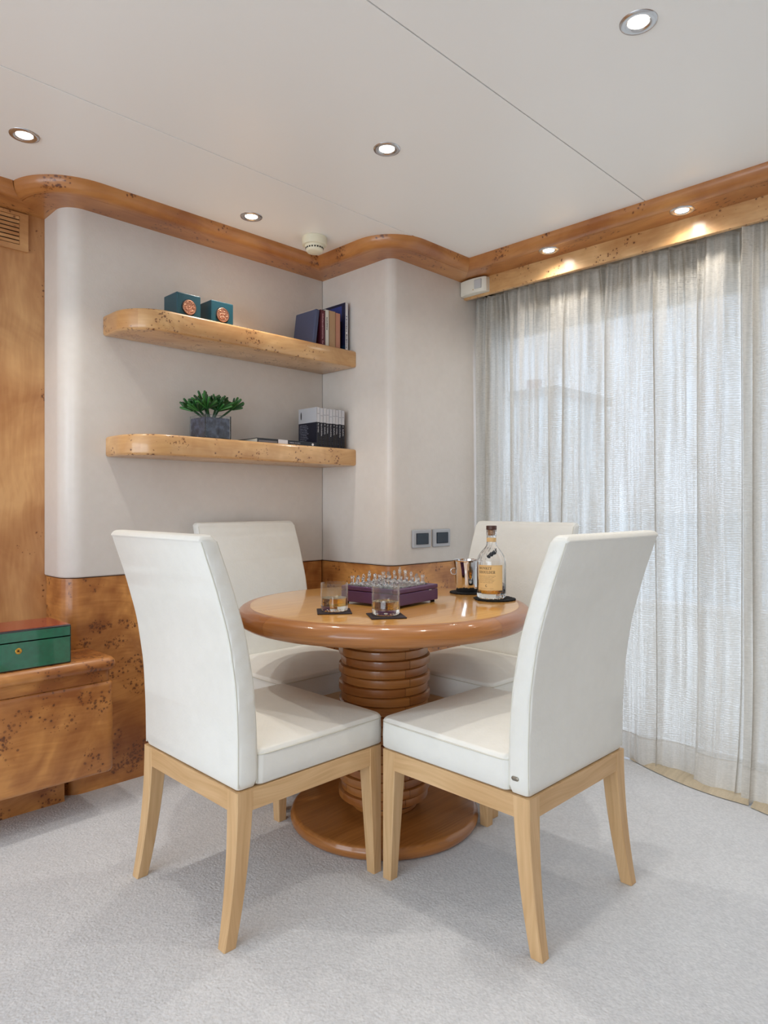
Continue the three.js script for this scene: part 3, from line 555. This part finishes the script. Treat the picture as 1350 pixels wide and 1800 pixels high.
// ------------------------------------------------------------------ dining chairs (built facing +x)
const HW = 0.246;
function makeChair() {
  const g = new THREE.Group();
  const backX = [[0.374, -0.242], [0.50, -0.243], [0.62, -0.249], [0.75, -0.269], [0.88, -0.306], [0.985, -0.343], [1.005, -0.351]];
  const rearAt = (y) => { for (let i = 1; i < backX.length; i++) if (y <= backX[i][0]) { const [y0, a] = backX[i - 1], [y1, b] = backX[i]; return a + (b - a) * (y - y0) / (y1 - y0); } return -0.351; };
  const sm = (y) => (rearAt(y - 0.03) + rearAt(y) * 2 + rearAt(Math.min(1.005, y + 0.03))) / 4;
  const thick = (y) => 0.063 - 0.014 * Math.max(0, (y - 0.4) / 0.6);
  const rings = [], yT = 1.002;
  for (let i = 0; i <= 34; i++) {
    const y = 0.374 + (yT - 0.374) * i / 34, bot = y - 0.374, top = yT - y; let ins = 0;
    if (bot < 0.008) ins = 0.006 * (1 - bot / 0.008);
    const th = thick(y), rear = sm(y);
    if (i < 34) rings.push(rrect(rear + th / 2, 0, th / 2 - ins, HW - 0.002 - ins + 0.004 * Math.sin((y - 0.37) * 5), 0.011, y, 4));
  }
  for (let i = 1; i <= 7; i++) { const a = Math.PI / 2 * i / 7, y = yT - 0.018 + 0.018 * Math.sin(a), ins = 0.016 * (1 - Math.cos(a)), th = thick(yT), rear = sm(yT); rings.push(rrect(rear + th / 2, 0, th / 2 - ins, HW - 0.002 - ins, 0.011 - ins * 0.4, y, 4)); }
  rings.sort((p, q) => p[0][1] - q[0][1]);
  const bk = mesh('backrest', boxUV(ringLoft(rings, 50)), M.chairLeather, g);
  for (const s of [-1, 1]) {
    const line = (off) => Array.from({ length: 16 }, (_, i) => { const y = 0.38 + 0.605 * i / 15; return [sm(y) + off(y), y, s * (HW - 0.0018 + 0.004 * Math.sin((y - 0.37) * 5) - 0.0035)]; });
    mesh('piping', tube(line(() => 0.0042), 0.0018, false, 40, 5), M.piping, bk);
    mesh('piping', tube(line((y) => thick(y) - 0.0042), 0.0018, false, 40, 5), M.piping, bk);
  }
  mesh('piping', tube(Array.from({ length: 12 }, (_, i) => [sm(0.99) + 0.0045, 0.989, (HW - 0.012) * (i / 5.5 - 1)]), 0.0017, false, 24, 5), M.piping, bk);
  // seat cushion
  const x0 = -0.186, x1 = 0.259, cx = (x0 + x1) / 2, hx = (x1 - x0) / 2, sr = [], topY = 0.462;
  sr.push(rrect(cx, 0, hx - 0.006, HW - 0.006, 0.016, 0.373, 5)); sr.push(rrect(cx, 0, hx - 0.001, HW - 0.001, 0.018, 0.378, 5)); sr.push(rrect(cx, 0, hx + 0.001, HW, 0.020, 0.41, 5)); sr.push(rrect(cx, 0, hx, HW, 0.022, 0.448, 5));
  for (let i = 1; i <= 5; i++) { const a = Math.PI / 2 * i / 5; sr.push(rrect(cx, 0, hx - 0.014 * (1 - Math.cos(a)), HW - 0.014 * (1 - Math.cos(a)), 0.022, 0.448 + 0.014 * Math.sin(a), 5)); }
  for (let i = 1; i <= 9; i++) { const s = 1 - i / 10; sr.push(rrect(cx, 0, Math.max(0.004, (hx - 0.014) * s), Math.max(0.004, (HW - 0.014) * s), 0.022 * s, topY + 0.026 * (1 - s * s), 5)); }
  const st = mesh('seat', boxUV(ringLoft(sr, 50)), M.chairLeather, g);
  mesh('piping', tube(rrect(cx, 0, hx + 0.0002, HW + 0.0002, 0.022, 0.449, 4), 0.0016, true, 120, 5), M.piping, st);
  // beech frame
  const ry0 = 0.318, ry1 = 0.371;
  for (const s of [-1, 1]) mesh('side_rail', boxUV(rbox(-0.215, 0.215, ry0, ry1, s > 0 ? HW - 0.024 : -HW + 0.001, s > 0 ? HW - 0.001 : -HW + 0.024, 0.0015, 1), false, 0.1, 0.1 * s), M.beech, g);
  mesh('front_rail', boxUV(rbox(0.223, 0.246, ry0, ry1, -HW + 0.03, HW - 0.03, 0.0015, 1)), M.beech, g);
  mesh('rear_rail', boxUV(rbox(-0.243, -0.218, ry0, ry1, -HW + 0.03, HW - 0.03, 0.0015, 1)), M.beech, g);
  for (const s of [-1, 1]) {
    const fr = [], re = [];
    for (let i = 0; i <= 8; i++) {
      const t = i / 8, y = 0.0006 + 0.3706 * t, k = Math.min(1, y / 0.32), w = 0.031 + 0.016 * k;
      fr.push(rrect(0.249 - w / 2, s * (HW - w / 2), w / 2, w / 2, 0.0025, y, 1));
      const back = -0.2435 - 0.036 * Math.pow(1 - t, 2.0), d = 0.034 + 0.014 * t;
      re.push(rrect(back + d / 2, s * (HW - w / 2), d / 2, w / 2, 0.0025, y, 1));
    }
    mesh('leg', boxUV(ringLoft(fr, 40), true, 0.2, 0.1 * s), M.beech, g); mesh('leg', boxUV(ringLoft(re, 40), true, 0.05, 0.13 * s), M.beech, g);
  }
  return g;
}
const chair = makeChair();
function placeChair(x, z, turn, label, first) {
  const c = first ? chair : chair.clone(); c.name = numbered('dining_chair'); c.position.set(x, 0, z); c.rotation.y = turn; c.userData = {}; tag(c, label, 'chair', 'dining chairs round the table'); scene.add(c); return c;
}
placeChair(1.160, -1.665, 0, 'white leather dining chair nearest the low burl cabinet', true);
const ch2 = placeChair(1.632, -1.143, Math.PI / 2, 'white leather dining chair with metal badge low on its side');
placeChair(1.660, -2.182, -Math.PI / 2, 'white leather dining chair between the table and shelf wall');
placeChair(2.160, -1.630, Math.PI, 'white leather dining chair between the table and curtain');
{
  const b = mesh('badge', new THREE.CapsuleGeometry(0.0052, 0.010, 6, 14).rotateZ(Math.PI / 2).scale(1, 1, 0.35), M.pewter, ch2); b.position.set(-0.204, 0.412, -HW - 0.0008);
  b.userData.label = 'small oval pewter badge';
}

// ------------------------------------------------------------------ on the table
const leatherDark = std({ color: 0x1d0f18, roughness: 0.65 }), hide = std({ color: 0x0a090b, roughness: 1 });
function coaster(x, z, turn, label) {
  const g = base('coaster', [x, TOP, z], turn); tag(g, label, 'coaster', 'leather coasters under the tumblers');
  mesh('pad', new RoundedBoxGeometry(0.106, 0.004, 0.106, 2, 0.0015).translate(0, 0.002, 0), leatherDark, g);
  mesh('stitched_edge', tube([[-0.047, 0.004, -0.047], [0.047, 0.004, -0.047], [0.047, 0.004, 0.047], [-0.047, 0.004, 0.047]].flatMap((p, i, a) => { const q = a[(i + 1) % 4]; return [0, 0.25, 0.5, 0.75].map((t) => [p[0] + (q[0] - p[0]) * t, 0.004, p[2] + (q[2] - p[2]) * t]); }), 0.0006, true, 64, 4), std({ color: 0x3a1d28, roughness: 0.7 }), g);
}
coaster(1.398, -1.619, Math.PI / 4 + 0.12, 'dark leather coaster under the tumbler nearer the cabinet side');
coaster(1.452, -1.443, Math.PI / 4 + 0.18, 'dark leather coaster under the tumbler in front of chess box');
function tumbler(x, z, label, seed) {
  const g = base('whisky_tumbler', [x, TOP + 0.0042, z]); tag(g, label, 'glass', 'whisky tumblers');
  const R = 0.0425, H = 0.087;
  mesh('base', crease(lathe([[0.0001, 0], [R - 0.006, 0], [R - 0.002, 0.002], [R - 0.0005, 0.006], [R, 0.017], [0.0001, 0.017]], 64), 50), M.glass, g);
  mesh('wall', crease(lathe([[R, 0.0172], [R, H - 0.001], [R - 0.001, H], [R - 0.002, H - 0.001], [R - 0.0022, 0.0172]], 64), 50), M.glassThin, g);
  mesh('whisky', crease(lathe([[0.0001, 0.0172], [R - 0.0026, 0.0174], [R - 0.0026, 0.040], [0.0001, 0.040]], 64), 50), M.whisky, g);
}
tumbler(1.402, -1.622, 'tumbler of whisky nearer the cabinet side', 1); tumbler(1.463, -1.455, 'tumbler of whisky in front of the chess box', 2);
function hidePad(x, z, r, seed, label) {
  seedState = seed; const n = 46, pts = []; for (let i = 0; i < n; i++) { const a = i / n * 6.2832, q = r * (0.93 + 0.16 * pnoise(i * 0.35, 0.5, 64, 8, seed) + (i % 2 ? 0.035 : -0.02) * rr(0.3, 1.4)); pts.push([Math.cos(a) * q, Math.sin(a) * q]); }
  const m = mesh('hide_coaster', prism(pts, 0, 0.0055, 0.0015, 20), hide); m.position.set(x, TOP, z); tag(m, label, 'coaster', 'ragged black hide coasters');
}
hidePad(1.985, -1.431, 0.072, 5, 'ragged black hide coaster under the whisky bottle'); hidePad(2.062, -1.613, 0.062, 9, 'ragged black hide coaster under the steel cup');
{ // steel cup
  const g = base('steel_cup', [2.067, TOP + 0.0056, -1.616]); tag(g, 'mirror-polished steel cup behind the whisky bottle', 'cup');
  mesh('cup', crease(lathe([[0.0001, 0], [0.040, 0], [0.043, 0.003], [0.046, 0.03], [0.050, 0.08], [0.0530, 0.115], [0.0545, 0.119], [0.0538, 0.1205], [0.0520, 0.119], [0.0490, 0.08], [0.0450, 0.03], [0.040, 0.005], [0.0001, 0.004]], 64), 40), M.mirror, g);
  mesh('handle', tube([[-0.051, 0.088, 0], [-0.062, 0.084, 0], [-0.064, 0.074, 0], [-0.060, 0.066, 0], [-0.049, 0.064, 0]], 0.0022, false, 24, 8).rotateY(-0.785), M.mirror, g);
}
{ // whisky bottle
  const g = base('whisky_bottle', [1.975, TOP + 0.0056, -1.4375], 0); tag(g, 'clear whisky bottle with cream label, nearly empty', 'bottle');
  const R = 0.0512;
  const outer = [[0.0001, 0.001], [0.040, 0], [0.046, 0.0015], [R - 0.001, 0.006], [R, 0.012], [R, 0.128], [R - 0.0015, 0.138], [0.046, 0.150], [0.036, 0.165], [0.026, 0.176], [0.0195, 0.185], [0.0172, 0.193], [0.0165, 0.205], [0.0165, 0.222], [0.0178, 0.224], [0.0178, 0.238], [0.0172, 0.2405]];
  const inner = [[0.0120, 0.2405], [0.0120, 0.205], [0.0135, 0.193], [0.0165, 0.183], [0.0225, 0.174], [0.033, 0.162], [0.0425, 0.148], [R - 0.0045, 0.136], [R - 0.0035, 0.126], [R - 0.0035, 0.026], [R - 0.008, 0.019], [0.0001, 0.017]];
  mesh('glass', crease(lathe([...outer, ...inner], 72), 40), M.glass, g);
  mesh('whisky', crease(lathe([[0.0001, 0.0172], [R - 0.0082, 0.0192], [R - 0.0037, 0.0262], [R - 0.0037, 0.047], [0.0001, 0.047]], 72), 40), M.whiskyBottle, g);
  const st = mesh('stopper', lathe([[0.0001, 0.256], [0.0170, 0.256], [0.0184, 0.2545], [0.0184, 0.243], [0.0175, 0.2412], [0.0114, 0.2410]].reverse(), 40), std({ color: 0x4a2f28, roughness: 0.5 }), g);
  mesh('cork', lathe([[0.0001, 0.224], [0.0110, 0.224], [0.0114, 0.241]], 24), std({ color: 0xa87a4c, roughness: 0.9 }), st);
  mesh('neck_band', lathe([[0.0168, 0.199], [0.0168, 0.214]], 40), std({ color: 0xd7b27a, roughness: 0.6 }), g);
  const lab = canvasTex(512, 400, (x, w, h) => {
    x.fillStyle = '#e0bb80'; x.fillRect(0, 0, w, h); x.fillStyle = '#3b2a1e'; x.textAlign = 'left'; x.font = 'bold 58px serif'; x.fillText('MONKEY', 26, 70); x.fillText('SHOULDER', 26, 132);
    for (let i = 0; i < 6; i++) ticks(x, 30, 168 + i * 21, 330 - (i % 3) * 24, 8, false, '#8a6a44', 140 + i);
    x.strokeStyle = '#8a6a44'; x.lineWidth = 2; x.strokeRect(10, 10, w - 20, h - 20);
    x.fillStyle = '#4a3a2c'; x.beginPath(); x.arc(190, 326, 15, 0.6, 5.2); x.lineWidth = 7; x.strokeStyle = '#4a3a2c'; x.stroke(); ticks(x, 60, 366, 260, 7, false, '#8a6a44', 160);
  });
  // the label faces the cabinet side of the camera; lathe angle 0 is +z
  const lg = new THREE.CylinderGeometry(R + 0.0004, R + 0.0004, 0.088, 40, 1, true, -1.98, 1.85).translate(0, 0.076, 0);
  mesh('label', lg, printed(lab, 0.7), g);
  const em = []; seedState = 12;        // raised dark emblem on the shoulder
  for (let k = 0; k < 3; k++) { const u = -0.011 + k * 0.011; em.push(new THREE.SphereGeometry(0.006, 10, 8).scale(1, 1.25, 0.4).rotateZ(0.5 - k * 0.3).translate(u, 0.004 * k - 0.004, 0)); for (let q = 0; q < 2; q++) em.push(new THREE.CapsuleGeometry(0.0016, 0.014, 3, 6).rotateZ(-1.0 + 0.25 * q + 0.1 * k).translate(u + 0.008, 0.003 * k + 0.006 - q * 0.008, 0.0006)); }
  const e = mesh('emblem', merge(em), std({ color: 0x23262c, roughness: 0.35, metalness: 0.8 }), g); e.rotation.order = 'YXZ'; e.rotation.set(-0.62, -0.95, 0.35); e.position.set(-0.0345, 0.156, 0.0245);
}
// ---- chess: a purple box, a glass board, thirty-two glass pieces
const CHX = 1.674, CHZ = -1.645, CHT = 0.128;
const BOARD_Y = TOP + 0.064;
{
  const g = base('chess_box', [CHX, TOP, CHZ], CHT); tag(g, 'purple leather chess box with short feet on table', 'chess box');
  const pur = phys({ color: 0x4d2450, roughness: 0.42, clearcoat: 0.2, clearcoatRoughness: 0.3 }), h = 0.119;
  mesh('drawer_case', new RoundedBoxGeometry(2 * h, 0.038, 2 * h, 3, 0.003).translate(0, 0.027, 0), pur, g);
  mesh('lid', new RoundedBoxGeometry(2 * h, 0.014, 2 * h, 3, 0.003).translate(0, 0.0545, 0), pur, g);
  for (const sx of [-1, 1]) for (const sz of [-1, 1]) mesh('foot', lathe([[0.0001, 0], [0.007, 0.0005], [0.008, 0.003], [0.007, 0.0085]], 16).translate(sx * 0.105, 0, sz * 0.105), M.dark, g);
  mesh('clasp', rbox(0.062, 0.080, 0.044, 0.0465, h - 0.001, h + 0.001, 0.0005, 1), M.chrome, g);
}
{
  const g = base('chess_board', [CHX, TOP + 0.0618, CHZ], CHT); tag(g, 'glass chess board on the purple box', 'chess board');
  const T = 0.0245, off = -0.012;
  for (let i = 0; i < 8; i++) for (let j = 0; j < 8; j++) mesh('tile', rbox(off + (i - 4) * T + 0.0002, off + (i - 3) * T - 0.0002, 0, 0.004, (j - 4) * T + 0.0002, (j - 3) * T - 0.0002, 0.0006, 1), (i + j) % 2 ? M.frosted : M.glass, g);
  const L = (pts) => crease(lathe(pts, 20), 40), bs = (r) => [[0.0001, 0], [r, 0], [r, 0.003], [r * 0.85, 0.0045], [r * 0.55, 0.0065]];
  const kinds = {
    pawn: L([...bs(0.0075), [0.0030, 0.011], [0.0044, 0.0125], [0.0030, 0.0135], [0.0046, 0.0165], [0.0040, 0.0200], [0.0001, 0.0215]]),
    rook: L([...bs(0.0085), [0.0050, 0.010], [0.0048, 0.020], [0.0066, 0.022], [0.0066, 0.028], [0.0046, 0.028], [0.0046, 0.0255], [0.0001, 0.0255]]),
    bishop: L([...bs(0.0085), [0.0038, 0.012], [0.0034, 0.020], [0.0056, 0.022], [0.0036, 0.0235], [0.0054, 0.028], [0.0036, 0.034], [0.0014, 0.0365], [0.0001, 0.0375]]),
    queen: L([...bs(0.0092), [0.0042, 0.014], [0.0036, 0.026], [0.0064, 0.028], [0.0040, 0.030], [0.0072, 0.0385], [0.0044, 0.0385], [0.0020, 0.0415], [0.0001, 0.042]]),
    king: L([...bs(0.0095), [0.0044, 0.014], [0.0038, 0.028], [0.0068, 0.030], [0.0042, 0.032], [0.0056, 0.039], [0.0052, 0.041], [0.0024, 0.043], [0.0038, 0.046], [0.0024, 0.050], [0.0001, 0.0505]]),
  };
  const ks = new THREE.Shape(); [[-0.006, 0], [0.0052, 0], [0.0050, 0.006], [0.0030, 0.011], [0.0085, 0.0125], [0.0090, 0.0155], [0.0040, 0.0215], [0.0016, 0.0235], [-0.0010, 0.0205], [-0.0050, 0.0145], [-0.0064, 0.007]].forEach(([x, y], i) => (i ? ks.lineTo(x, y) : ks.moveTo(x, y)));
  kinds.knight = merge([L(bs(0.0085)), crease(new THREE.ExtrudeGeometry(ks, { depth: 0.005, bevelEnabled: true, bevelSize: 0.0010, bevelThickness: 0.0010, bevelSegments: 2 }).translate(0, 0.006, -0.0025), 40)]);
  const row = ['rook', 'knight', 'bishop', 'king', 'queen', 'bishop', 'knight', 'rook'], c = Math.cos(CHT), s = Math.sin(CHT);
  for (const [side, fileX, pawnX, mat, word] of [[0, 0, 1, M.glass, 'clear'], [1, 7, 6, M.frosted, 'frosted']]) for (let j = 0; j < 8; j++) for (const [kind, fx] of [[row[j], fileX], ['pawn', pawnX]]) {
    const lx = off + (fx - 3.5) * T, lz = (j - 3.5) * T, m = mesh('chess_' + kind, kinds[kind], mat);
    m.position.set(CHX + lx * c + lz * s, TOP + 0.0618 + 0.0041, CHZ - lx * s + lz * c); m.rotation.y = CHT + (side ? Math.PI : 0) + 0.3 * (hash(j, fx, 3) - 0.5);
    const ord = ['first', 'second', 'third', 'fourth', 'fifth', 'sixth', 'seventh', 'eighth'][j], two = ['rook', 'knight', 'bishop'].includes(kind) ? (j < 4 ? ' at the shelf-wall end' : ' at the carpet end') : '';
    tag(m, kind === 'pawn' ? `${ord} ${word} glass pawn from the shelf-wall end of the chess board` : `${word} glass ${kind} on the glass chess board${two}`, 'chess piece', word + ' glass chess pieces');
  }
}
renderer.render(scene, camera);
